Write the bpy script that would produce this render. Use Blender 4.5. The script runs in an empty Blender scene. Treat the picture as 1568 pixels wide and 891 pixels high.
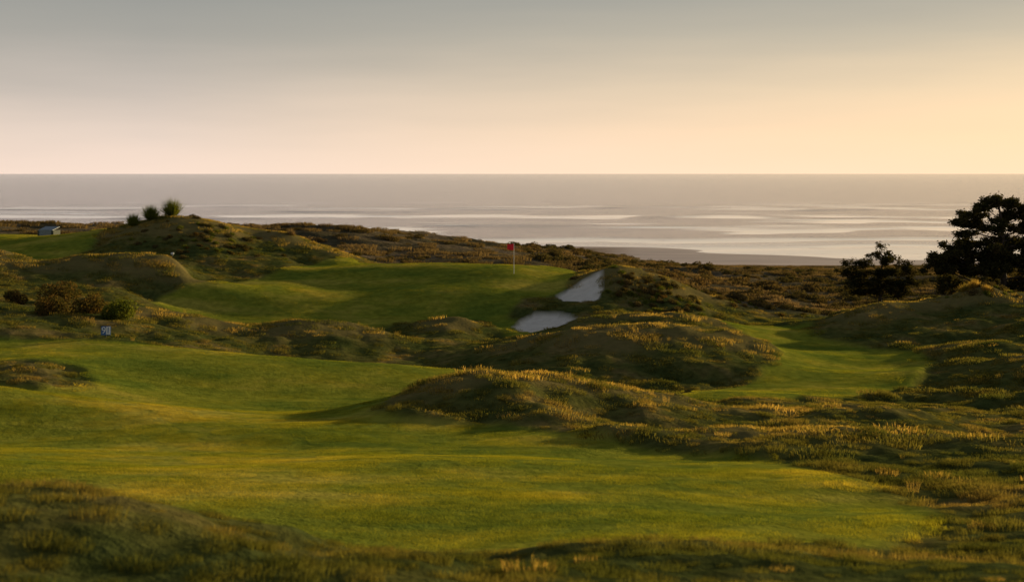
import bpy, math, random
import numpy as np
from mathutils import Vector, Matrix
random.seed(7); rng=np.random.default_rng(7)
scene=bpy.context.scene
EYE=30.0      # eye height above the sea (m)
F=2000.0

# ---------------------------------------------------------------- helpers
def link(o,parent=None):
    scene.collection.objects.link(o)
    if parent: o.parent=parent
    return o
def mesh_np(name,V,faces,mats=(),smooth=False,attrs=None):
    me=bpy.data.meshes.new(name)
    V=np.asarray(V,dtype=np.float32)
    me.vertices.add(len(V)); me.vertices.foreach_set('co',V.ravel())
    loops=[];tot=[]
    for f in faces:
        f=np.asarray(f,dtype=np.int32)
        if len(f)==0: continue
        loops.append(f.ravel()); tot.append(np.full(len(f),f.shape[1],dtype=np.int32))
    loops=np.concatenate(loops);tot=np.concatenate(tot)
    st=np.concatenate([[0],np.cumsum(tot)[:-1]]).astype(np.int32)
    me.loops.add(len(loops)); me.loops.foreach_set('vertex_index',loops)
    me.polygons.add(len(tot)); me.polygons.foreach_set('loop_start',st); me.polygons.foreach_set('loop_total',tot)
    me.update(calc_edges=True)
    if attrs:
        for k,a in attrs.items():
            at=me.attributes.new(k,'FLOAT','POINT'); at.data.foreach_set('value',np.asarray(a,dtype=np.float32))
    me.polygons.foreach_set('use_smooth',np.full(len(tot),smooth))
    for m in mats: me.materials.append(m)
    me.update()
    return me
def H(ix,iy,seed):
    h=(ix.astype(np.int64)*374761393+iy.astype(np.int64)*668265263+seed*974711)&0xffffffff
    h=((h^(h>>13))*1274126177)&0xffffffff
    h=(h^(h>>16))&0xffffffff
    return h/4294967295.0
def vn(x,y,seed=0):
    ix=np.floor(x);iy=np.floor(y);fx=x-ix;fy=y-iy
    fx=fx*fx*fx*(fx*(fx*6-15)+10);fy=fy*fy*fy*(fy*(fy*6-15)+10)
    a=H(ix,iy,seed);b=H(ix+1,iy,seed);c=H(ix,iy+1,seed);d=H(ix+1,iy+1,seed)
    return (a*(1-fx)+b*fx)*(1-fy)+(c*(1-fx)+d*fx)*fy*1.0-0.5
def fbm(x,y,seed=0,o=3):
    s=0;am=1
    for i in range(o):
        s=s+am*vn(x,y,seed+i*17); x=x*2.03+11.3;y=y*2.03+5.7;am*=.5
    return s
def ss(a,b,x):
    t=np.clip((x-a)/(b-a),0,1);return t*t*(3-2*t)

# ---------------------------------------------------------------- survey of the links (bearing, depression, range)
P=[]
def R(D,*pts):
    for u,v in pts: P.append((u,v,D))
R(9,(-300,900),(0,900),(300,915),(600,935),(1000,930),(1400,930),(1800,925))
R(14,(-300,742),(-100,738),(60,736),(200,758),(300,786),(450,819),(620,858),(700,861),(800,846),(950,836),(1100,836),(1250,846),(1400,857),(1568,862),(1800,855))
R(17,(-100,792),(0,790),(300,815),(600,840),(1000,825),(1400,835),(1568,830))
R(20,(-300,760),(0,766),(300,775),(600,790),(1000,790),(1300,795))
R(25,(-300,712),(0,712),(300,725),(600,735),(1000,742),(1250,748))
R(30,(-300,684),(0,690),(300,694),(600,695),(900,700),(1120,705))
R(36,(-300,658),(0,665),(300,666),(500,662),(700,663))
P+=[(-200,588,42),(0,599,42),(150,615,42),(300,628,42),(450,636,41),(540,634,40)]
R(47,(-200,592),(0,608),(150,622),(300,635),(450,637),(560,627))
R(55,(-200,556),(200,572),(300,582),(450,598),(600,608))
P+=[(-20,563,53),(60,556,53),(110,570,53),(60,592,49)]
R(62,(-200,520),(0,522),(150,522),(300,534),(450,548),(600,560),(700,569))
P+=[(-200,480,68),(0,488,68),(150,503,68),(300,535,67),(400,554,66),(500,564,66),(600,572,66),(700,578,66)]
R(73,(0,470),(200,490),(350,512),(500,528),(600,542))
R(78,(-200,440),(0,455),(60,460),(150,466),(250,474),(320,489),(400,497),(490,489),(550,500),(620,517),(700,528))
P+=[(740,540,72),(800,524,72),(870,507,72),(950,500,72),(1010,499,72),(1060,502,72),(1120,514,71),(1160,530,70),(1182,556,66)]
P+=[(720,576,60),(850,598,58),(950,607,57),(1050,610,56),(1140,603,59)]
P+=[(850,503,82),(900,491,82),(960,483,83),(1040,480,83),(1095,489,82)]
P+=[(900,518,77),(1020,511,77)]
P+=[(612,508,83),(650,492,84),(690,486,84),(725,493,84),(755,513,83),(690,522,79),(800,513,83),(840,508,84)]
R(84,(300,492),(400,500),(500,500),(580,508))
R(90,(250,463),(400,476),(550,484),(650,488),(750,478))
P+=[(700,495,87),(750,455,93),(650,455,93),(500,455,93)]
R(100,(787,420),(650,428),(500,435),(400,432),(860,424))
R(108,(560,406),(640,407),(720,406),(800,409),(870,414))
R(114,(560,412),(640,420),(720,422),(800,424),(870,430))
P+=[(400,418,104),(480,408,110),(300,432,97),(350,444,93)]
P+=[(110,396,98),(160,388,98),(210,389,98),(280,405,97),(335,430,95),(120,440,90),(200,450,88)]
P+=[(0,425,90),(60,415,92),(-200,420,90),(0,386,100),(-200,383,100),(60,412,102)]
P+=[(0,365,125),(100,362,125),(140,363,125),(0,383,112),(100,382,110),(-250,360,125),(60,372,114)]
P+=[(-200,350,160),(0,347,160),(60,352,160),(110,345,160),(150,351,160)]
P+=[(180,352,116),(220,340,116),(262,332,116),(310,335,117),(350,346,117),(390,363,117),(440,357,118),(470,369,118),(510,384,117),(545,400,114)]
P+=[(165,390,106),(260,397,105),(350,401,106),(430,410,105),(520,404,110)]
R(132,(200,362),(300,362),(400,376),(500,392))
R(200,(-250,352),(0,353),(130,353),(250,356))
P+=[(390,353,190),(450,346,190),(500,355,200),(560,359,210),(620,367,220),(680,369,230),(750,374,240),(800,379,245),(880,386,260),(950,396,290),(1000,404,330),(1100,408,380),(1250,408,400),(1400,408,400),(1568,408,400),(1800,406,400)]
R(150,(560,392),(640,403),(750,406),(850,412),(920,416),(1000,434),(1080,454),(1200,466),(1350,474),(1568,482),(1800,482))
R(200,(800,394),(900,404),(1000,420),(1150,436),(1300,442),(1500,446),(1800,446))
R(280,(1000,412),(1150,423),(1300,425),(1500,427),(1800,427))
R(430,(950,402),(1150,403),(1300,403),(1500,403),(1700,403))
R(455,(950,397),(1150,396),(1300,397.5),(1450,398),(1650,398))
R(520,(-250,378),(0,378),(300,378),(600,378),(800,379),(1000,380.5),(1200,384),(1500,384.5))
R(600,(-250,370),(0,370),(300,370),(600,371),(900,372),(1300,374),(1650,374))
R(900,(-250,356),(300,356),(900,356),(1650,356))
P+=[(835,503,85),(840,471,90.5),(880,464,91.5),(902,431,95.5),(860,440,96)]
P+=[(905,417,97),(940,407,97),(980,420,97),(1020,430,97),(1058,449,97),(1085,470,95),(935,484,88),(1000,488,88),(1060,492,88)]
P+=[(1100,460,106),(1170,467,104),(1215,480,100),(1000,448,107),(930,432,107)]
P+=[(1120,500,86),(1180,499,87),(1240,498,87),(1200,530,76),(1300,535,76),(1250,560,68),(1310,588,62),(1180,597,60),(1100,608,55),(1220,612,55),(1350,560,70)]
P+=[(1245,491,90),(1290,477,88),(1340,467,88),(1400,471,88),(1450,471,88),(1480,446,90),(1500,438,90),(1540,462,88),(1568,472,86),(1750,465,86)]
P+=[(1270,518,81),(1400,532,76),(1500,532,72),(1450,596,59),(1568,560,62),(1568,620,52),(1450,638,48),(1568,662,45),(1800,640,48),(1800,560,62)]
P+=[(1300,490,98),(1450,492,98),(1568,494,98),(1750,494,98),(1200,488,97)]
P+=[(600,610,42),(660,588,44),(700,574,44),(760,565,45),(820,568,45),(880,581,45),(950,598,45),(1020,607,46),(1100,615,46),(1200,619,46),(1300,626,46),(1400,640,45)]
P+=[(680,606,52),(760,606,52),(850,608,52),(950,614,52),(1050,617,52),(1200,620,51),(1330,618,53)]
P+=[(600,636,39),(700,636,39),(800,638,38.5),(900,650,37)]
P+=[(850,634,38.5),(930,647,37),(1000,659,36),(1100,658,36),(1250,657,35),(1350,662,34),(1450,672,33),(1568,700,30),(1750,700,30)]
P+=[(1000,660,39.5),(1100,667,40),(1250,667,40),(1400,672,39),(950,644,40),(870,622,41)]
P+=[(900,662,35),(1000,688,33),(1100,693,32),(1200,707,30),(1300,721,28),(1400,728,27),(1500,751,24),(1568,771,22),(1750,771,20),(1350,781,23)]
P=np.array(P,dtype=float)
pa=(P[:,0]-784)/F; ps=np.log(P[:,2]); pv=P[:,1]
def K(r2): return 0.5*r2*np.log(r2+1e-12)
n=len(P)
d2=(pa[:,None]-pa)**2+(ps[:,None]-ps)**2
A=np.zeros((n+3,n+3)); A[:n,:n]=K(d2)+np.eye(n)*1e-5
A[:n,n]=1;A[:n,n+1]=pa;A[:n,n+2]=ps;A[n:,:n]=A[:n,n:].T
wts=np.linalg.solve(A,np.concatenate([pv,[0,0,0]]))
def depress(a,s):
    out=np.empty(a.size); a=a.ravel();s=s.ravel()
    for i in range(0,a.size,20000):
        aa=a[i:i+20000];sv=s[i:i+20000]
        out[i:i+20000]=K((aa[:,None]-pa)**2+(sv[:,None]-ps)**2)@wts[:n]+wts[n]+wts[n+1]*aa+wts[n+2]*sv
    return out

# ---------------------------------------------------------------- plan areas (bearing, range)
def poly(a,s,pts):
    q=[((u-784)/F,math.log(D)) for u,D in pts]
    ins=np.zeros(a.shape,bool);dm=np.full(a.shape,1e9)
    for i in range(len(q)):
        x1,y1=q[i];x2,y2=q[(i+1)%len(q)]
        dx,dy=x2-x1,y2-y1
        t=np.clip(((a-x1)*dx+(s-y1)*dy)/(dx*dx+dy*dy+1e-12),0,1)
        dm=np.minimum(dm,(a-x1-t*dx)**2+(s-y1-t*dy)**2)
        if dy!=0:
            c=((y1>s)!=(y2>s))&(a<(dx)*(s-y1)/dy+x1); ins^=c
    dm=np.sqrt(dm)
    return np.where(ins,dm,-dm)
F1=[(-600,17.5),(0,17),(300,16),(620,15.3),(900,15.6),(1200,16.2),(1380,17),(1430,20),(1390,23),(1300,26.5),(1200,29.5),(1080,32),(1000,33.2),(900,35.5),(750,38),(620,38.6),(560,40.5),(600,43.5),(640,47),(720,56),(740,61),(700,64.5),(450,65),(300,64.5),(170,63.5),(0,63.5),(-600,63)]
F1b=[(-60,49),(60,48.5),(140,50.5),(120,54),(40,55),(-60,54)]
F2=[(230,88.5),(350,84),(500,82.5),(600,87),(650,89),(740,88),(770,84),(790,81),(850,82),(815,85),(780,89),(800,93),(860,94.5),(885,100),(885,107),(800,112),(600,112),(540,114),(480,110),(430,105),(370,100),(350,95.5),(250,91)]
F3=[(-600,107),(60,105),(140,109),(160,118),(150,138),(-600,138)]
F4=[(1090,87),(1240,89),(1240,83),(1300,79),(1400,75),(1430,68),(1400,61),(1300,56),(1150,52),(960,53),(1050,57.5),(1170,62.5),(1195,70),(1160,78),(1110,82)]
B1=[(853,93.9),(862,92.5),(890,92.0),(914,92.2),(923,94.2),(921,97.0),(896,96.8),(868,95.6)]
B2=[(786,86.0),(798,84.5),(830,83.9),(864,84.6),(888,86.7),(872,88.6),(848,89.6),(818,89.6),(797,88.0)]

# ---------------------------------------------------------------- terrain grid
NC,NR=520,1040
G=np.linspace(-0.62,0.62,NC); S=np.linspace(math.log(2.0),math.log(900),NR)
gg,sg=np.meshgrid(G,S); Y=np.exp(sg); X=gg*(Y+8)
a=np.clip(X/Y,-0.6,0.6); s=np.log(np.maximum(Y,9.0)); Dc=np.exp(s)
v=depress(a,s).reshape(a.shape)
Z=EYE-(v-266)/F*Dc
wob=0.35*fbm(X/3,Y/3,50)/Dc
def mk(pts,soft=0.4,w=1.0):
    return ss(-soft,soft,(poly(a,s,pts)+wob*w)*Dc)
mow=mk(F1)*(1-mk(F1b)); 
for f in (F2,F3,F4): mow=np.maximum(mow,mk(f))
sand=np.maximum(mk(B1,.12,.35),mk(B2,.12,.35))
lip=np.maximum(mk(B1,.9,.35),mk(B2,.9,.35))
mow=mow*(1-sand)
far=ss(112,150,Y)*(1-mk(F3)); far=np.maximum(far,ss(97,104,Y)*ss(0.14,0.17,a))
mow=mow*(1-ss(136,142,Y))
beach=ss(405,425,Y+fbm(X/40,Y/40,9)*20)*ss(0.03,0.1,a); beach=np.maximum(beach,ss(500,530,Y))
rough=(1-mow)*(1-sand)*(1-beach)
near=1-ss(90,140,Y)
# convexity of the relief (crests coloured for dry grass and a painted low-sun glow)
def blur(Q,r,ax):
    c=np.cumsum(np.concatenate([np.repeat(np.take(Q,[0],ax),r+1,ax),Q,np.repeat(np.take(Q,[-1],ax),r,ax)],ax),ax)
    m=Q.shape[ax]
    return (np.take(c,np.arange(2*r+1,2*r+1+m),ax)-np.take(c,np.arange(0,m),ax))/(2*r+1)
crest=(Z-blur(blur(Z,16,0),14,1))/(Y*.01)
crest=ss(.05,.42,crest+.25*fbm(X/3,Y/3,66))*ss(16,26,Y+0*X)
Z=Z+rough*near*(1-lip*.7)*(0.42*fbm(X/3.2,Y/3.2,3,3)*ss(15,45,Y)+0.16*fbm(X/1.1,Y/1.1,31,3))
Z=Z+mow*0.46*fbm(X/11,Y/8,77,2)*ss(14,34,Y)
calm=1-.85*ss(250,350,Y)
Z=Z+far*(1-beach)*ss(110,200,Y)*calm*(2.0*fbm(X/22,Y/16,5,4)+1.2*(.5-np.abs(fbm(X/13,Y/8,25,3)))-.4)
Z=Z-sand*0.28+.16*lip*(1-sand)
idx=np.arange(NC*NR).reshape(NR,NC)
q=np.stack([idx[:-1,:-1],idx[:-1,1:],idx[1:,1:],idx[1:,:-1]],-1).reshape(-1,4)
Vt=np.stack([X,Y,Z],-1).reshape(-1,3)

def samp(arr,x,y):
    g=np.clip((x/(y+8)-G[0])/(G[1]-G[0]),0,NC-1.001); t=np.clip((np.log(np.maximum(y,2.01))-S[0])/(S[1]-S[0]),0,NR-1.001)
    i=np.floor(t).astype(int);j=np.floor(g).astype(int);fi=t-i;fj=g-j
    return (arr[i,j]*(1-fj)+arr[i,j+1]*fj)*(1-fi)+(arr[i+1,j]*(1-fj)+arr[i+1,j+1]*fj)*fi
def gz(x,y): return float(samp(Z,np.array([x]),np.array([y]))[0])

# ---------------------------------------------------------------- materials
class N:
    def __init__(s,name):
        s.m=bpy.data.materials.new(name); s.m.use_nodes=True; s.t=s.m.node_tree; s.t.nodes.clear()
        s.out=s.t.nodes.new('ShaderNodeOutputMaterial')
    def n(s,ty,**k):
        nd=s.t.nodes.new('ShaderNode'+ty)
        for a_,b_ in k.items(): setattr(nd,a_,b_)
        return nd
    def l(s,a_,b_): s.t.links.new(a_,b_)
    def noise(s,scale,detail=3,rough=.55,vec=None,mapscale=None):
        nd=s.n('TexNoise'); nd.inputs['Scale'].default_value=scale; nd.inputs['Detail'].default_value=detail; nd.inputs['Roughness'].default_value=rough
        if vec is None:
            g=s.n('NewGeometry'); vec=g.outputs['Position']
        if mapscale:
            mp=s.n('Mapping'); mp.inputs['Scale'].default_value=mapscale; s.l(vec,mp.inputs['Vector']); vec=mp.outputs[0]
        s.l(vec,nd.inputs['Vector']); return nd.outputs['Fac']
    def ramp(s,fac,stops):
        r=s.n('ValToRGB'); e=r.color_ramp.elements
        while len(e)<len(stops): e.new(0.5)
        for i,(p,c) in enumerate(stops):
            e[i].position=p; e[i].color=(c,c,c,1) if not isinstance(c,tuple) else (*c,1)
        s.l(fac,r.inputs['Fac']); return r.outputs['Color']
    def mix(s,f,c1,c2,mode='MIX'):
        m=s.n('Mix',data_type='RGBA',blend_type=mode)
        for sock,val in ((m.inputs[0],f),(m.inputs[6],c1),(m.inputs[7],c2)):
            if isinstance(val,(int,float)): sock.default_value=val
            elif isinstance(val,tuple): sock.default_value=(*val,1)
            else: s.l(val,sock)
        return m.outputs[2]
    def attr(s,name):
        return s.n('Attribute',attribute_name=name).outputs['Fac']
    def math(s,op,a_,b_=0):
        m=s.n('Math',operation=op)
        for i,val in enumerate((a_,b_)):
            if isinstance(val,(int,float)): m.inputs[i].default_value=val
            else: s.l(val,m.inputs[i])
        return m.outputs[0]

def simple(name,col,rough=.6,metal=0,var=.15,scale=8):
    k=N(name); p=k.n('BsdfPrincipled'); c=k.noise(scale,4)
    r=k.ramp(c,[(0.3,tuple(x*(1-var) for x in col)),(0.7,tuple(min(1,x*(1+var)) for x in col))])
    k.l(r,p.inputs['Base Color']); p.inputs['Roughness'].default_value=rough; p.inputs['Metallic'].default_value=metal
    k.l(p.outputs[0],k.out.inputs[0]); return k.m

MOW_A=(0.235,0.240,0.028); MOW_B=(0.37,0.315,0.052); MOW_C=(0.140,0.178,0.024)
def mowcol(k):
    n1=k.noise(0.22,3,.6,mapscale=(.7,1.2,1)); n2=k.noise(1.9,3,.65)
    c=k.ramp(n1,[(0.36,MOW_C),(0.52,MOW_A),(0.68,MOW_B)])
    v_=k.ramp(n2,[(0.3,(.70,.74,.68)),(0.7,(1.28,1.24,1.20))])
    return k.mix(1.0,c,v_,'MULTIPLY')
RO_A=(0.150,0.145,0.040); RO_B=(0.25,0.19,0.072); RO_C=(0.080,0.098,0.028)
def roughcol(k):
    n1=k.noise(0.35,3,.6); n2=k.noise(2.5,2,.6)
    c=k.ramp(n1,[(0.38,RO_C),(0.54,RO_A),(0.70,RO_B)])
    v_=k.ramp(n2,[(0.3,(.65,.66,.62)),(0.7,(1.3,1.25,1.2))])
    return k.mix(1.0,c,v_,'MULTIPLY')
def strawcol(k):
    return k.ramp(k.noise(1.2,3,.6),[(0.35,(0.20,0.17,0.046)),(0.52,(0.31,0.235,0.07)),(0.66,(0.42,0.305,0.105))])
k=N('links_ground')
scr=k.ramp(k.noise(0.07,6,.65),[(0.34,(0.07,0.062,0.034)),(0.5,(0.125,0.098,0.055)),(0.62,(0.21,0.155,0.10)),(0.72,(0.14,0.125,0.06))])
scr=k.mix(1.0,scr,k.ramp(k.noise(0.9,4,.7),[(0.3,.6),(0.7,1.4)]),'MULTIPLY')
rc=k.mix(k.math('MULTIPLY',k.attr('crest'),.6),roughcol(k),(0.27,0.205,0.078))  # straw tint on crests also paints their golden sunlit rim
c=k.mix(k.attr('far'),k.mix(1.0,rc,(.75,.75,.75),'MULTIPLY'),scr)
c=k.mix(k.attr('mow'),c,mowcol(k))
sd=k.ramp(k.noise(1.5,5,.6),[(0.3,(0.70,0.62,0.53)),(0.7,(0.84,0.76,0.67))])
c=k.mix(k.attr('sand'),c,sd)
bc=k.ramp(k.noise(0.02,5,.6,mapscale=(1,6,1)),[(0.35,(0.42,0.27,0.19)),(0.65,(0.66,0.46,0.35))])
c=k.mix(k.attr('beach'),c,bc)
p=k.n('BsdfPrincipled'); k.l(c,p.inputs['Base Color'])
k.l(k.math('SUBTRACT',0.95,k.math('MULTIPLY',k.attr('beach'),0.60)),p.inputs['Roughness'])
k.l(k.math('MULTIPLY',k.attr('beach'),0.3),p.inputs['Specular IOR Level'])
bp=k.n('Bump'); bp.inputs['Distance'].default_value=.1
k.l(k.math('SUBTRACT',.8,k.math('MULTIPLY',k.attr('beach'),.78)),bp.inputs['Strength'])
k.l(k.noise(5,4,.7),bp.inputs['Height'])
bp2=k.n('Bump'); bp2.inputs['Distance'].default_value=1.2; k.l(k.math('MULTIPLY',k.attr('far'),k.math('SUBTRACT',1,k.attr('beach'))),bp2.inputs['Strength'])
k.l(k.noise(0.5,5,.7),bp2.inputs['Height']); k.l(bp.outputs[0],bp2.inputs['Normal'])
k.l(bp2.outputs[0],p.inputs['Normal']); k.l(p.outputs[0],k.out.inputs[0])
ground_mat=k.m
def grassmat(name,colfn,trans=.45,lo=.65,hi=1.3):
    k=N(name); c=colfn(k)
    c=k.mix(1.0,c,k.ramp(k.attr('rnd'),[(0,lo),(1,hi)]),'MULTIPLY')
    d=k.n('BsdfDiffuse'); t=k.n('BsdfTranslucent'); k.l(c,d.inputs[0])
    tc=k.mix(1.0,c,(1.7,1.4,.7),'MULTIPLY'); k.l(tc,t.inputs[0])
    m=k.n('MixShader'); m.inputs[0].default_value=trans; k.l(d.outputs[0],m.inputs[1]);k.l(t.outputs[0],m.inputs[2])
    k.l(m.outputs[0],k.out.inputs[0]); return k.m
mow_mat=grassmat('mown_grass',mowcol,.6)
rough_mat=grassmat('rough_grass_blades',roughcol,.55)
straw_mat=grassmat('straw_grass_blades',strawcol,.65)
def flatcol(stops,scale):
    return lambda k:k.ramp(k.noise(scale,4,.6),stops)
dune_mat=grassmat('dune_grass_blades',flatcol([(0.34,(0.095,0.078,0.042)),(0.5,(0.155,0.118,0.065)),(0.66,(0.22,0.165,0.10))],0.05),.45)
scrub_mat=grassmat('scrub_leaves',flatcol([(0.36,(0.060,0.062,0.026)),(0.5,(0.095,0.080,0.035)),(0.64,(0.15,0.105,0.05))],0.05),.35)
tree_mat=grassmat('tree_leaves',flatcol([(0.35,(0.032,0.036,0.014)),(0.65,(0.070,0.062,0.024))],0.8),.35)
rust_mat=grassmat('rust_leaves',flatcol([(0.35,(0.06,0.065,0.02)),(0.65,(0.15,0.095,0.032))],1.5),.4)
green_leaf=grassmat('green_leaves',flatcol([(0.35,(0.07,0.10,0.018)),(0.65,(0.16,0.18,0.03))],1.5),.45)
bark=simple('bark',(0.05,0.038,0.028),.95,0,.4,6)

ground=link(bpy.data.objects.new('ground',mesh_np('ground',Vt,[q],[ground_mat],True,
   dict(mow=mow.ravel(),sand=sand.ravel(),far=(far*(1-mow)).ravel(),beach=beach.ravel(),crest=crest.ravel()))))

# ---------------------------------------------------------------- blades
def blades(name,n,rad,h,w,bend,mat,seed,two=False,clump=0.0):
    r=np.random.default_rng(seed)
    th=r.uniform(0,6.283,n);rr=rad*np.sqrt(r.uniform(0,1,n)); bx=rr*np.cos(th);by=rr*np.sin(th)
    hh=h*r.uniform(.55,1.15,n); ww=w*r.uniform(.7,1.3,n)
    fa=r.uniform(0,6.283,n); la=r.uniform(0,6.283,n)
    if clump: la=np.arctan2(by,bx)+r.normal(0,.6,n)
    ld=bend*hh*r.uniform(.2,1.2,n)
    px=np.cos(fa)*ww/2;py=np.sin(fa)*ww/2; lx=np.cos(la)*ld;ly=np.sin(la)*ld
    z0=-0.04*np.ones(n)
    rn=r.uniform(0,1,n)
    if not two:
        V=np.stack([np.stack([bx-px,by-py,z0],-1),np.stack([bx+px,by+py,z0],-1),np.stack([bx+lx,by+ly,hh],-1)],1).reshape(-1,3)
        b=np.arange(n)*3; fs=[np.stack([b,b+1,b+2],-1)]; at=np.repeat(rn,3)
    else:
        V=np.stack([np.stack([bx-px,by-py,z0],-1),np.stack([bx+px,by+py,z0],-1),
            np.stack([bx+px*.8+lx*.35,by+py*.8+ly*.35,hh*.62],-1),np.stack([bx-px*.8+lx*.35,by-py*.8+ly*.35,hh*.62],-1),
            np.stack([bx+lx,by+ly,hh*(1-.25*bend)],-1)],1).reshape(-1,3)
        b=np.arange(n)*5; fs=[np.stack([b,b+1,b+2,b+3],-1),np.stack([b+3,b+2,b+4],-1)]; at=np.repeat(rn,5)
    return bpy.data.objects.new(name,mesh_np(name,V,fs,[mat],False,dict(rnd=at)))
def leafball(name,n,rx,rz,size,mat,seed,lumps=7):
    r=np.random.default_rng(seed)
    cs=r.normal(0,1,(lumps,3)); cs/=np.linalg.norm(cs,axis=1)[:,None]; cs*=r.uniform(.2,.7,(lumps,1)); cs[:,2]=np.abs(cs[:,2])
    ci=r.integers(0,lumps,n); d=r.normal(0,1,(n,3)); d/=np.linalg.norm(d,axis=1)[:,None]
    pnt=(cs[ci]+d*(r.uniform(.6,1,(n,1))**.5)*.45)*np.array([rx,rx,rz]); 
    t1=r.normal(0,1,(n,3));t1/=np.linalg.norm(t1,axis=1)[:,None]
    t2=np.cross(t1,r.normal(0,1,(n,3)));t2/=np.linalg.norm(t2,axis=1)[:,None]
    sz=size*r.uniform(.5,1.4,(n,1))
    V=np.stack([pnt-t1*sz,pnt+t2*sz*.45,pnt+t1*sz,pnt-t2*sz*.45],1).reshape(-1,3)
    b=np.arange(n)*4
    return bpy.data.objects.new(name,mesh_np(name,V,[np.stack([b,b+1,b+2,b+3],-1)],[mat],False,dict(rnd=np.repeat(r.uniform(0,1,n),4))))
def grassdome(name,n,rx,rz,L,w,mat,seed):
    """a mound-shaped clump of blades radiating up and outwards"""
    r=np.random.default_rng(seed)
    d=r.normal(0,1,(n,3)); d[:,2]=np.abs(d[:,2])*1.1; d/=np.linalg.norm(d,axis=1)[:,None]
    base=d*np.array([rx,rx,rz])*r.uniform(.15,.75,(n,1))
    up=d*np.array([.55,.55,1])+np.array([0,0,.5]); up+=r.normal(0,.22,(n,3)); up/=np.linalg.norm(up,axis=1)[:,None]
    tip=base+up*L*r.uniform(.4,1.35,(n,1))
    sd_=np.cross(up,r.normal(0,1,(n,3))); sd_/=np.linalg.norm(sd_,axis=1)[:,None]; sd_*=w
    V=np.stack([base-sd_,base+sd_,tip],1).reshape(-1,3); b=np.arange(n)*3
    return bpy.data.objects.new(name,mesh_np(name,V,[np.stack([b,b+1,b+2],-1)],[mat],False,dict(rnd=np.repeat(r.uniform(0,1,n),3))))

def instancer(name,pts,scale,rot,vi,sources):
    me=bpy.data.meshes.new(name); me.vertices.add(len(pts)); me.vertices.foreach_set('co',np.asarray(pts,np.float32).ravel())
    for nm,ty,ar in (('iscale','FLOAT',scale),('irot','FLOAT_VECTOR',rot),('ivar','INT',vi)):
        at=me.attributes.new(nm,ty,'POINT')
        if ty=='FLOAT_VECTOR': at.data.foreach_set('vector',np.asarray(ar,np.float32).ravel())
        else: at.data.foreach_set('value',np.asarray(ar,np.float32 if ty=='FLOAT' else np.int32))
    o=link(bpy.data.objects.new(name,me))
    ng=bpy.data.node_groups.new(name,'GeometryNodeTree')
    ng.interface.new_socket('Geometry',in_out='INPUT',socket_type='NodeSocketGeometry')
    ng.interface.new_socket('Geometry',in_out='OUTPUT',socket_type='NodeSocketGeometry')
    gi=ng.nodes.new('NodeGroupInput');go=ng.nodes.new('NodeGroupOutput')
    iop=ng.nodes.new('GeometryNodeInstanceOnPoints'); jn=ng.nodes.new('GeometryNodeJoinGeometry')
    for so in reversed(sources):
        oi=ng.nodes.new('GeometryNodeObjectInfo'); oi.inputs['Object'].default_value=so
        g2=ng.nodes.new('GeometryNodeGeometryToInstance')
        ng.links.new(oi.outputs['Geometry'],g2.inputs[0]); ng.links.new(g2.outputs[0],jn.inputs[0])
    ng.links.new(jn.outputs[0],iop.inputs['Instance']); iop.inputs['Pick Instance'].default_value=True
    def na(nm,ty):
        x=ng.nodes.new('GeometryNodeInputNamedAttribute'); x.data_type=ty; x.inputs['Name'].default_value=nm; return x.outputs['Attribute']
    ng.links.new(na('iscale','FLOAT'),iop.inputs['Scale']); ng.links.new(na('irot','FLOAT_VECTOR'),iop.inputs['Rotation']); ng.links.new(na('ivar','INT'),iop.inputs['Instance Index'])
    ng.links.new(gi.outputs[0],iop.inputs['Points']); ng.links.new(iop.outputs[0],go.inputs[0])
    o.modifiers.new('scatter','NODES').node_group=ng
    return o
def randpts(dens,D0,D1,amax=0.46):
    A_=amax*(D1*D1-D0*D0); m=int(A_*dens)
    D=np.sqrt(rng.uniform(D0*D0,D1*D1,m)); aa=rng.uniform(-amax,amax,m)
    return aa*D,D
def rots(x,y,align=1.0):
    e=.4
    gx=(samp(Z,x+e,y)-samp(Z,x-e,y))/(2*e)*align; gy=(samp(Z,x,y+e)-samp(Z,x,y-e))/(2*e)*align
    nn=np.stack([-gx,-gy,np.ones_like(gx)],-1); nn/=np.linalg.norm(nn,axis=1)[:,None]
    ph=rng.uniform(0,6.283,len(x)); t=np.stack([np.cos(ph),np.sin(ph),np.zeros_like(ph)],-1)
    xa=t-nn*(t*nn).sum(1)[:,None]; xa/=np.linalg.norm(xa,axis=1)[:,None]; ya=np.cross(nn,xa)
    return np.stack([np.arctan2(ya[:,2],nn[:,2]),-np.arcsin(np.clip(xa[:,2],-1,1)),np.arctan2(xa[:,1],xa[:,0])],-1)
def build(groups,zoff=0.0):
    XS=np.concatenate([g[0] for g in groups]);YS=np.concatenate([g[1] for g in groups]);SC=np.concatenate([g[2] for g in groups])
    VI=np.concatenate([g[3] if isinstance(g[3],np.ndarray) else rng.choice(g[3],len(g[0])) for g in groups]); RO=np.concatenate([rots(g[0],g[1],g[4]) for g in groups])
    return np.stack([XS,YS,samp(Z,XS,YS)+zoff],-1),SC,RO,VI

# mown grass
src=[blades('mown_near_%d'%i,1400,.62,.024,.010,.9,mow_mat,10+i) for i in range(3)]+[blades('mown_far_%d'%i,600,.85,.024,.018,.9,mow_mat,20+i) for i in range(3)]
gr=[]
for D0,D1,dens,var in ((12,45,1.3,[0,1,2]),(45,138,.5,[3,4,5])):
    x,y=randpts(dens,D0,D1); m=samp(mow,x,y)>rng.uniform(.3,.8,len(x)); x=x[m];y=y[m]
    gr.append((x,y,rng.uniform(.85,1.15,len(x)),var,1.0))
instancer('fairway_grass',*build(gr),src)
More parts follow.
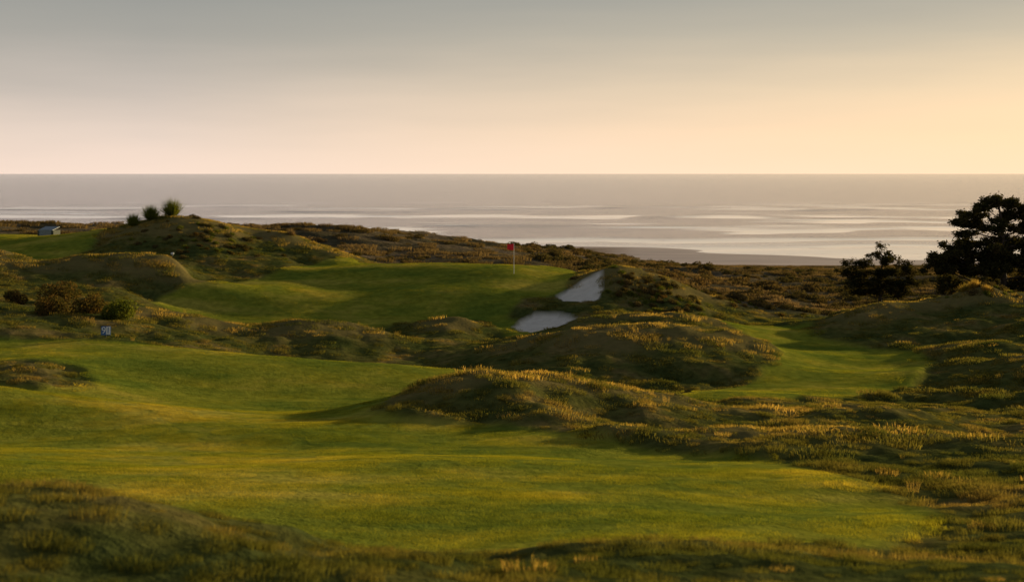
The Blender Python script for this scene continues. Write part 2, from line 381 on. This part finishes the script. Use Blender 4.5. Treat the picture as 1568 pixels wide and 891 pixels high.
# rough: variants 0-5 green/olive, 6-11 straw, 12-13 tall
src=[blades('tuft_%d'%i,170,.30,.11+.025*i,.008,.9,rough_mat,30+i,True,clump=1) for i in range(3)]
src+=[blades('tuftfar_%d'%i,120,.55,.11+.025*i,.020,.9,rough_mat,40+i,True,clump=1) for i in range(3)]
src+=[blades('straw_%d'%i,130,.30,.11+.02*i,.007,.8,straw_mat,130+i,True,clump=1) for i in range(3)]
src+=[blades('strawfar_%d'%i,100,.55,.12+.025*i,.016,.8,straw_mat,140+i,True,clump=1) for i in range(3)]
src+=[blades('tuft_tall_%d'%i,30,.12,.30,.006,.5,straw_mat,50+i,True,clump=1) for i in range(2)]
gr=[]
for D0,D1,dens,var in ((8,30,6,[0,1,2]),(30,62,2.4,[1,2,3,4]),(62,135,1.0,[3,4,5]),(20,90,.18,[12,13])):
    x,y=randpts(dens,D0,D1); 
    rm=samp(rough*(1-far),x,y); cr=samp(crest,x,y)
    nz=fbm(x/2.2,y/2.2,91)
    m=rm>rng.uniform(.35,.9,len(x))
    if 12 in var: m&=(fbm(x/5,y/5,44)+.5*cr>.36)
    x=x[m];y=y[m];nz=nz[m];cr=cr[m]
    sc=np.clip(.70+.7*nz+.15*cr+rng.uniform(-.2,.25,len(x)),.35,1.3)*np.where(y<18,.7,1)
    vi=rng.choice(var,len(x))
    if 12 not in var: vi=np.where(rng.uniform(0,1,len(x))<cr*.5+.015,vi+6,vi)  # straw tufts favour crests: dry grass plus the painted glow
    gr.append((x,y,sc,vi,.6))
instancer('rough_grass',*build(gr),src)
# dune grass on the far sand hills, scrub in the hollow
src=[blades('dune_%d'%i,150,1.1,.35+.1*i,.06,.8,dune_mat,60+i,True,clump=1) for i in range(3)]
gr=[]
x,y=randpts(.09,115,400); m=(samp(far*(1-beach)*(1-mow),x,y)>.5)&(fbm(x/12,y/12,15)>-.3); x=x[m];y=y[m]
gr.append((x,y,rng.uniform(.7,1.3,len(x)),[0,1,2],.4))
instancer('dune_grass',*build(gr),src)
src=[leafball('scrub_%d'%i,520,1.3,.75,.12,scrub_mat,70+i) for i in range(4)]
src+=[leafball('creeper_%d'%i,420,1.0,.55,.10,green_leaf if i else rust_mat,80+i) for i in range(2)]
gr=[]
for D0,D1,dens,sc in ((98,160,.12,(.4,1.1)),(150,330,.055,(.6,1.6))):
    x,y=randpts(dens,D0,D1); m=(samp(far*(1-beach)*(1-mow),x,y)>.55)&(fbm(x/13,y/13,15)+.5*ss(-.05,.15,x/y)>.08); x=x[m];y=y[m]
    gr.append((x,y,rng.uniform(*sc,len(x))*(1+.6*fbm(x/14,y/14,8))*np.where(x/y<0,.65,1),[0,1,2,3],.4))
# low coastal plants on the mound beside the bunkers and on the big dune
for cx,cy,rx_,ry_,nn_ in ((10.2,93.5,3.8,4.5,120),(-25.5,111,5.5,5.0,80),(16,101,6,3,60),(33,91,3.0,3,40)):
    x=cx+rng.normal(0,rx_*.5,nn_); y=cy+rng.normal(0,ry_*.5,nn_); m=(samp(rough,x,y)>.9)&(samp(lip,x,y)<.1); x=x[m];y=y[m]
    gr.append((x,y,rng.uniform(.22,.48,len(x)),[0,1,4,5,5],.8))
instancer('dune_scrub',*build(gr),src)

# ---------------------------------------------------------------- sea
ys=np.concatenate([np.linspace(425,1500,540),np.exp(np.linspace(math.log(1510),math.log(120000),120))])
gs=np.linspace(-0.75,0.75,300)
gx,gy=np.meshgrid(gs,ys); sx=gx*gy
fade=1-ss(1000,1500,gy)
ph=-4600/(gy-.10*sx)+1.5*fbm(sx/170,gy/150,4)         # wave trains crowd together as the water shoals
fr=ph-np.floor(ph)
sw=ss(0,.6,fr)*(1-ss(.8,1.0,fr))
brk=ss(-.3,.2,fbm(sx/130,gy/70,12,3)*1.5+.4*(1-ss(560,1000,gy)))
sz=fade*(0.45*sw*brk+.05*fbm(sx/25,gy/9,6))*ss(430,650,gy)
foam_sheen=np.maximum(1-ss(.22,.55,fr),ss(.93,1.0,fr))*brk*(1-ss(900,1500,gy))
foam_sheen=np.maximum(foam_sheen,.95*(1-ss(500,620,gy)))  # whole inshore wash paled to paint the sky's reflection
idx=np.arange(sx.size).reshape(sx.shape)
q2=np.stack([idx[:-1,:-1],idx[:-1,1:],idx[1:,1:],idx[1:,:-1]],-1).reshape(-1,4)
k=N('sea_water'); p=k.n('BsdfPrincipled')
fo=k.math('MULTIPLY',k.attr('foam_sheen'),k.ramp(k.noise(0.035,7,.7,mapscale=(1,2.2,1)),[(0.28,0.0),(0.42,1.0)]))
c=k.mix(fo,k.ramp(k.noise(0.006,6,.65,mapscale=(1,5,1)),[(0.35,(0.15,0.085,0.085)),(0.65,(0.27,0.175,0.17))]),(1.0,0.94,0.92))  # near-white colour serves surf foam and painted sky sheen alike
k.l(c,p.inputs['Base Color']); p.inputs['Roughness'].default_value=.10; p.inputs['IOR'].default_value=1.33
b=k.n('Bump'); k.l(k.math('SUBTRACT',.85,k.math('MULTIPLY',fo,.82)),b.inputs['Strength']); b.inputs['Distance'].default_value=1.0; k.l(k.noise(0.10,7,.7,mapscale=(.45,1.6,1)),b.inputs['Height'])
k.l(b.outputs[0],p.inputs['Normal']); k.l(p.outputs[0],k.out.inputs[0])
sea=link(bpy.data.objects.new('sea',mesh_np('sea',np.stack([sx,gy,sz],-1).reshape(-1,3),[q2],[k.m],True,dict(foam_sheen=foam_sheen.ravel()))))

# ---------------------------------------------------------------- trees
def tube(pts,rads,seg=8):
    V=[];Fq=[]
    pts=[Vector(p_) for p_ in pts]
    for i,p_ in enumerate(pts):
        d=(pts[min(i+1,len(pts)-1)]-pts[max(i-1,0)]).normalized()
        e1=d.orthogonal().normalized();e2=d.cross(e1)
        for j in range(seg):
            t=2*math.pi*j/seg; V.append(p_+(e1*math.cos(t)+e2*math.sin(t))*rads[i])
    for i in range(len(pts)-1):
        for j in range(seg):
            Fq.append((i*seg+j,i*seg+(j+1)%seg,(i+1)*seg+(j+1)%seg,(i+1)*seg+j))
    return np.array([tuple(x) for x in V]),np.array(Fq)
def tree(name,base,h,pads,mat,leaf,per,seed,trunk_r):
    r=np.random.default_rng(seed)
    root=link(bpy.data.objects.new(name,None)); root.location=base
    Vs=[];Fs=[];o=0
    def add(V_,F_):
        nonlocal o
        Vs.append(V_);Fs.append(F_+o);o+=len(V_)
    tr=[(0,0,-.5)]
    for i in range(1,8): tr.append((r.normal(0,.12)*i*.6,r.normal(0,.12)*i*.6,h*.92*i/7))
    add(*tube(tr,[trunk_r*(1-.85*i/7)+.02 for i in range(8)],10))
    L=[]
    for (dx,dy,z,rx,rz) in pads:
        t=min(.95,max(.08,(z-.22*math.hypot(dx,dy))/h)); i=min(6,int(t*7)); 
        p0=Vector(tr[i]).lerp(Vector(tr[i+1]),t*7-i if t*7-i<1 else 1); p1=Vector((dx,dy,z))
        mid=p0.lerp(p1,.5)+Vector((r.normal(0,.15),r.normal(0,.15),-.1*(p1-p0).length*.6))
        rr=trunk_r*.42*(1-.6*t); add(*tube([p0,mid,p1],[rr,rr*.6,rr*.25],6))
        for kk in range(5):
            e=p1+Vector((r.normal(0,rx*.5),r.normal(0,rx*.5),r.normal(0,rz*.5))); add(*tube([mid.lerp(p1,r.uniform(.3,.9)),e],[rr*.25,rr*.08],4))
        ns=int(6+rx*4); cs=np.stack([r.normal(0,rx*.48,ns),r.normal(0,rx*.48,ns),r.normal(0,rz*.42,ns)],-1)+np.array([dx,dy,z])
        n_=int(per*rx*rx); ci=r.integers(0,ns,n_)
        pn=cs[ci]+r.normal(0,1,(n_,3))*np.array([.24,.24,.17])*min(1.3,.6+rx*.3)
        L.append(pn)
    pn=np.concatenate(L); m=len(pn)
    t1=r.normal(0,1,(m,3));t1/=np.linalg.norm(t1,axis=1)[:,None]; t1[:,2]=np.abs(t1[:,2])*.8
    t2=np.cross(t1,r.normal(0,1,(m,3)));t2/=np.linalg.norm(t2,axis=1)[:,None]
    sz_=leaf*r.uniform(.5,1.4,(m,1))
    V_=np.stack([pn-t1*sz_,pn+t2*sz_*.4,pn+t1*sz_,pn-t2*sz_*.4],1).reshape(-1,3); b_=np.arange(m)*4
    link(bpy.data.objects.new('foliage',mesh_np('foliage',V_,[np.stack([b_,b_+1,b_+2,b_+3],-1)],[mat],False,dict(rnd=np.repeat(r.uniform(0,1,m),4)))),root)
    link(bpy.data.objects.new('trunk_and_limbs',mesh_np('trunk_and_limbs',np.concatenate(Vs),[np.concatenate(Fs)],[bark],True)),root)
    return root
bx,by=48.8,130.0; zb=gz(bx,by); hh=EYE-(298-266)/F*by-zb
pads=[(-.6,0,hh-.5,1.3,.45),(.9,.3,hh-.9,1.3,.5),(-1.8,-.3,hh-1.3,1.1,.5),(-3.0,0,hh-2.0,1.3,.45),(-4.0,.4,hh-2.9,1.2,.5),(-2.4,.5,hh-2.9,1.2,.5),(-4.2,-.5,hh-3.9,1.0,.35),
 (-1.2,-1,hh-3.3,1.2,.5),(.9,.5,hh-2.3,1.6,.6),(2.4,0,hh-1.7,1.4,.5),(3.8,.4,hh-2.5,1.5,.6),(2.6,.6,hh-3.4,1.6,.6),(5.0,0,hh-3.6,1.5,.6),
 (-5.6,0,hh-5.9,1.4,.7),(-4.4,-.8,hh-5.2,1.4,.6),(-2.8,.5,hh-4.9,1.4,.6),(-1,-1.2,hh-5.3,1.6,.8),(1,1,hh-4.9,1.8,.8),(3,-.6,hh-5.2,1.8,.9),(5.2,.5,hh-5.4,1.7,.8),
 (-6,0,hh-7.4,1.3,.8),(-4.2,.7,hh-7.0,1.8,1),(-2,-1,hh-7.3,1.9,1),(.4,1,hh-7.2,1.9,1),(2.8,-1,hh-7.4,1.9,1),(5.2,0,hh-7.4,1.9,1),
 (-5,0,hh-9.0,1.5,.9),(-2.7,-.6,hh-9.2,1.8,1),(0,.5,hh-9.3,1.8,1),(2.6,-.6,hh-9.2,1.8,1),(5,0,hh-9.2,1.8,1),(-5.8,.3,hh-6.6,1.4,.8),(-3.4,0,hh-6.0,1.6,.8),(0,0,hh-6.2,1.8,.8),(3,.6,hh-6.3,1.8,.8)]
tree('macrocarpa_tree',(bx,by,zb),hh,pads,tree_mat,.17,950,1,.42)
bx,by=(1347-784)/F*140,140.0; zb=gz(bx,by); hh=EYE-(374-266)/F*140-zb
pads=[(.1,0,hh-.3,.45,.35),(.9,0,hh-.9,.5,.45),(-.4,0,hh-1.2,.7,.5),(1.6,.2,hh-1.7,.7,.4),(.5,-.3,hh-1.9,.9,.6),(-1.3,.2,hh-2.1,.8,.5),(-2.4,0,hh-2.3,.7,.4),(-3.4,.2,hh-2.0,.6,.4),(-3.7,0,hh-2.9,.8,.5),
 (2.6,0,hh-2.3,.8,.4),(3.3,0,hh-3.0,.8,.5),(1.8,.3,hh-3.0,1.1,.6),(0,-.5,hh-3.0,1.2,.7),(-2,.4,hh-3.2,1.2,.7),(-3,0,hh-4.1,1.2,.7),(-1,-.4,hh-4.2,1.4,.7),(1.2,0,hh-4.2,1.4,.7),(3,.2,hh-4.1,1.1,.6),(-2,0,hh-5.1,1.3,.6),(.5,0,hh-5.2,1.5,.6),(2.6,0,hh-5.1,1.2,.6)]
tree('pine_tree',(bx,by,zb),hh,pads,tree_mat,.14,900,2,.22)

# ---------------------------------------------------------------- individual plants
def place(o,u,D,sink=.05,sc=1,rz=0):
    x=(u-784)/F*D; link(o); o.location=(x,D,gz(x,D)-sink); o.scale=(sc,sc,sc) if not isinstance(sc,tuple) else sc; o.rotation_euler[2]=rz
    return o
for i,(u,D,h,m) in enumerate([(92,77,1.6,rust_mat),(82,71,1.25,rust_mat),(133,73,1.25,rust_mat),(20,76,.8,rust_mat)]):
    place(leafball('shrub',3200,h*.95,h*.85,.075,m,100+i,14),u,D,-.1)
place(leafball('coastal_shrub',3000,1.15,.9,.08,green_leaf,120,14),182,72,-.2)
place(leafball('coastal_shrub',1500,.8,.6,.08,green_leaf,121,12),1380,97,-.2)
for i,(u,D,h) in enumerate([(204,115,1.05),(231,116,1.25),(263,116.5,1.5)]):
    place(grassdome('flax_plant',1300,.42*h,.50*h,.75*h,.018,green_leaf,160+i),u,D,.0)
for i,(u,D,h,m) in enumerate([(445,118,.8,dune_mat),(1492,90,.9,straw_mat),(1478,90,.8,straw_mat),(1510,89,.7,straw_mat),(480,117,.6,straw_mat),(515,116,.6,straw_mat)]):
    place(grassdome('marram_clump',900,.5*h,.45*h,.5*h,.01,m,130+i),u,D,.1)

# ---------------------------------------------------------------- flag
white=simple('white_paint',(0.75,0.75,0.72),.4,0,.05)
dark=simple('dark_timber',(0.06,0.07,0.05),.8,0,.3,5)
red=simple('red_cloth',(0.85,0.015,0.03),.7,0,.1)
blue=simple('blue_enamel',(0.04,0.14,0.36),.4,0,.1)
grey=simple('grey_roof_sheet',(0.18,0.22,0.25),.5,0,.15,3)
fx,fy=(787-784)/F*100,100.0; fz=gz(fx,fy)
root=link(bpy.data.objects.new('golf_flag',None)); root.location=(fx,fy,fz)
V_,F_=tube([(0,0,-.1),(0,0,1.1),(0,0,2.3)],[.019,.017,.013],10)
link(bpy.data.objects.new('pole',mesh_np('pole',V_,[F_],[white],True)),root)
uu,vv=np.meshgrid(np.linspace(0,1,14),np.linspace(0,1,9))
fxs=-.013-uu*.50; fys=.06*np.sin(uu*8+vv*1.5)*uu; fzs=2.27-vv*.50*(1-.2*uu)-.08*uu**1.5-.04*uu*np.sin(uu*5)
idx=np.arange(uu.size).reshape(uu.shape); qf=np.stack([idx[:-1,:-1],idx[:-1,1:],idx[1:,1:],idx[1:,:-1]],-1).reshape(-1,4)
link(bpy.data.objects.new('flag_cloth',mesh_np('flag_cloth',np.stack([fxs,fys,fzs],-1).reshape(-1,3),[qf],[red],True)),root)
V_,F_=tube([(0,0,-.08),(0,0,.012)],[.055,.055],16); link(bpy.data.objects.new('cup',mesh_np('cup',V_,[F_],[white],True)),root)

def box(name,dims,loc,mat,parent,bev=.01,rot=(0,0,0)):
    import bmesh
    bm=bmesh.new(); bmesh.ops.create_cube(bm,size=1); bmesh.ops.scale(bm,vec=dims,verts=bm.verts)
    bmesh.ops.bevel(bm,geom=bm.edges[:],offset=bev,segments=2,affect='EDGES')
    me=bpy.data.meshes.new(name);bm.to_mesh(me);bm.free();me.materials.append(mat)
    o=link(bpy.data.objects.new(name,me),parent);o.location=loc;o.rotation_euler=rot;return o
def text(name,body,size,loc,mat,parent):
    cu=bpy.data.curves.new(name,'FONT');cu.body=body;cu.size=size;cu.extrude=.004;cu.align_x='CENTER';cu.align_y='CENTER';cu.materials.append(mat)
    o=link(bpy.data.objects.new(name,cu),parent);o.location=loc;o.rotation_euler=(math.radians(90),0,0);return o
x_=(162-784)/F*64; root=link(bpy.data.objects.new('yardage_marker_sign',None)); root.location=(x_,64,gz(x_,64)+.15); root.rotation_euler=(math.radians(-12),0,math.radians(8))
box('board',(.46,.07,.44),(0,0,.2),blue,root,.02)
box('number_panel',(.19,.012,.38),(.11,-.04,.2),white,root,.004)
text('digit_nine','9',.46,(-.10,-.05,.2),white,root); text('digit_one','1',.40,(.11,-.05,.2),blue,root)
box('stake',(.05,.05,.4),(0,0.01,-.15),dark,root,.005)
x_=(264-784)/F*106; root=link(bpy.data.objects.new('tee_marker',None)); root.location=(x_,106,gz(x_,106)+.2)
box('block',(.26,.18,.18),(0,0,.09),white,root,.05); box('peg',(.06,.06,.35),(0,0,-.15),dark,root,.005)
x_=(75-784)/F*128; root=link(bpy.data.objects.new('equipment_shed',None)); root.location=(x_,128,gz(x_,128)-.1); root.rotation_euler[2]=math.radians(-14)
box('walls',(1.75,1.2,1.0),(0,0,.45),dark,root,.02)
box('roof',(1.6,1.35,.06),(0,0,1.1),grey,root,.02,(math.radians(14),0,0))
box('front_panel',(1.3,.03,.55),(0,-.62,.72),grey,root,.005)
box('door_left',(.6,.03,.4),(-.33,-.62,.22),dark,root,.005); box('door_right',(.6,.03,.4),(.33,-.62,.22),dark,root,.005)
box('plinth',(1.9,1.3,.16),(0,0,.0),simple('stone',(.25,.24,.22)),root,.02)

# ---------------------------------------------------------------- sun and sky
AZ,EL=51,7.0
d=Vector((math.sin(math.radians(AZ))*math.cos(math.radians(EL)),math.cos(math.radians(AZ))*math.cos(math.radians(EL)),math.sin(math.radians(EL))))
sl=bpy.data.lights.new('sun','SUN'); sl.energy=5.0; sl.angle=math.radians(.6); sl.color=(1.0,.79,.42)
so=link(bpy.data.objects.new('sun',sl)); so.rotation_euler=d.to_track_quat('Z','Y').to_euler()
w=bpy.data.worlds.new('World'); scene.world=w; w.use_nodes=True; nt=w.node_tree; nt.nodes.clear()
out=nt.nodes.new('ShaderNodeOutputWorld');bg=nt.nodes.new('ShaderNodeBackground');nt.links.new(bg.outputs[0],out.inputs[0])
sky=nt.nodes.new('ShaderNodeTexSky'); sky.sky_type='NISHITA'; sky.sun_disc=False; sky.sun_elevation=math.radians(EL); sky.sun_rotation=math.radians(AZ)
sky.dust_density=3; sky.altitude=30
tc=nt.nodes.new('ShaderNodeTexCoord'); sep=nt.nodes.new('ShaderNodeSeparateXYZ'); nt.links.new(tc.outputs['Generated'],sep.inputs[0])
def ramp(stops,src_):
    r=nt.nodes.new('ShaderNodeValToRGB');e=r.color_ramp.elements
    while len(e)<len(stops): e.new(.5)
    for i,(p_,c_) in enumerate(stops): e[i].position=p_;e[i].color=(*c_,1)
    nt.links.new(src_,r.inputs[0]);return r.outputs[0]
nz=nt.nodes.new('ShaderNodeTexNoise'); mp=nt.nodes.new('ShaderNodeMapping'); mp.inputs['Scale'].default_value=(4,4,34); nt.links.new(tc.outputs['Generated'],mp.inputs[0]); nt.links.new(mp.outputs[0],nz.inputs['Vector']); nz.inputs['Scale'].default_value=1.0; nz.inputs['Detail'].default_value=5
def wm(op,a_,b_):
    m=nt.nodes.new('ShaderNodeMath');m.operation=op
    for i,val in enumerate((a_,b_)):
        if isinstance(val,(int,float)): m.inputs[i].default_value=val
        else: nt.links.new(val,m.inputs[i])
    return m.outputs[0]
z2=wm('ADD',sep.outputs[2],wm('MULTIPLY',wm('SUBTRACT',nz.outputs[0],.5),.03))
haze_l=ramp([(0,(.88,.69,.57)),(.03,(.73,.60,.51)),(.065,(.51,.45,.40)),(.10,(.35,.335,.305)),(.14,(.27,.275,.26)),(.26,(.15,.16,.17)),(1,(.085,.105,.135))],z2)
haze_r=ramp([(0,(1.0,.72,.46)),(.03,(.97,.69,.42)),(.065,(.79,.61,.40)),(.10,(.50,.44,.34)),(.14,(.34,.33,.29)),(.26,(.19,.19,.18)),(1,(.085,.105,.135))],z2)
dt=nt.nodes.new('ShaderNodeVectorMath');dt.operation='DOT_PRODUCT';nt.links.new(tc.outputs['Generated'],dt.inputs[0]);dt.inputs[1].default_value=(math.sin(math.radians(AZ)),math.cos(math.radians(AZ)),0)
sr=ramp([(.40,(0,0,0)),(.92,(1,1,1))],dt.outputs['Value'])
mx=nt.nodes.new('ShaderNodeMix');mx.data_type='RGBA';nt.links.new(sr,mx.inputs[0]);nt.links.new(haze_l,mx.inputs[6]);nt.links.new(haze_r,mx.inputs[7])
k10=nt.nodes.new('ShaderNodeMix');k10.data_type='RGBA';k10.blend_type='MULTIPLY';k10.inputs[0].default_value=1;nt.links.new(mx.outputs[2],k10.inputs[6]);k10.inputs[7].default_value=(12.2,12.2,12.2,1);k10.clamp_result=False
fin=nt.nodes.new('ShaderNodeMix');fin.data_type='RGBA';fin.inputs[0].default_value=.9;nt.links.new(sky.outputs[0],fin.inputs[6]);nt.links.new(k10.outputs[2],fin.inputs[7])
nt.links.new(fin.outputs[2],bg.inputs[0]); bg.inputs[1].default_value=.1

# ---------------------------------------------------------------- camera
cam=bpy.data.cameras.new('camera'); co=link(bpy.data.objects.new('camera',cam)); co.location=(0,0,EYE); co.rotation_euler=(math.radians(90),0,0)
cam.sensor_width=36; cam.lens=36*F/1568; cam.shift_y=-(445.5-266)/1568; cam.clip_end=200000; cam.clip_start=.1
cam.dof.use_dof=True; cam.dof.focus_distance=85; cam.dof.aperture_fstop=1.6
scene.camera=co
scene.view_settings.view_transform='Standard'; scene.view_settings.look='None'; scene.view_settings.exposure=0
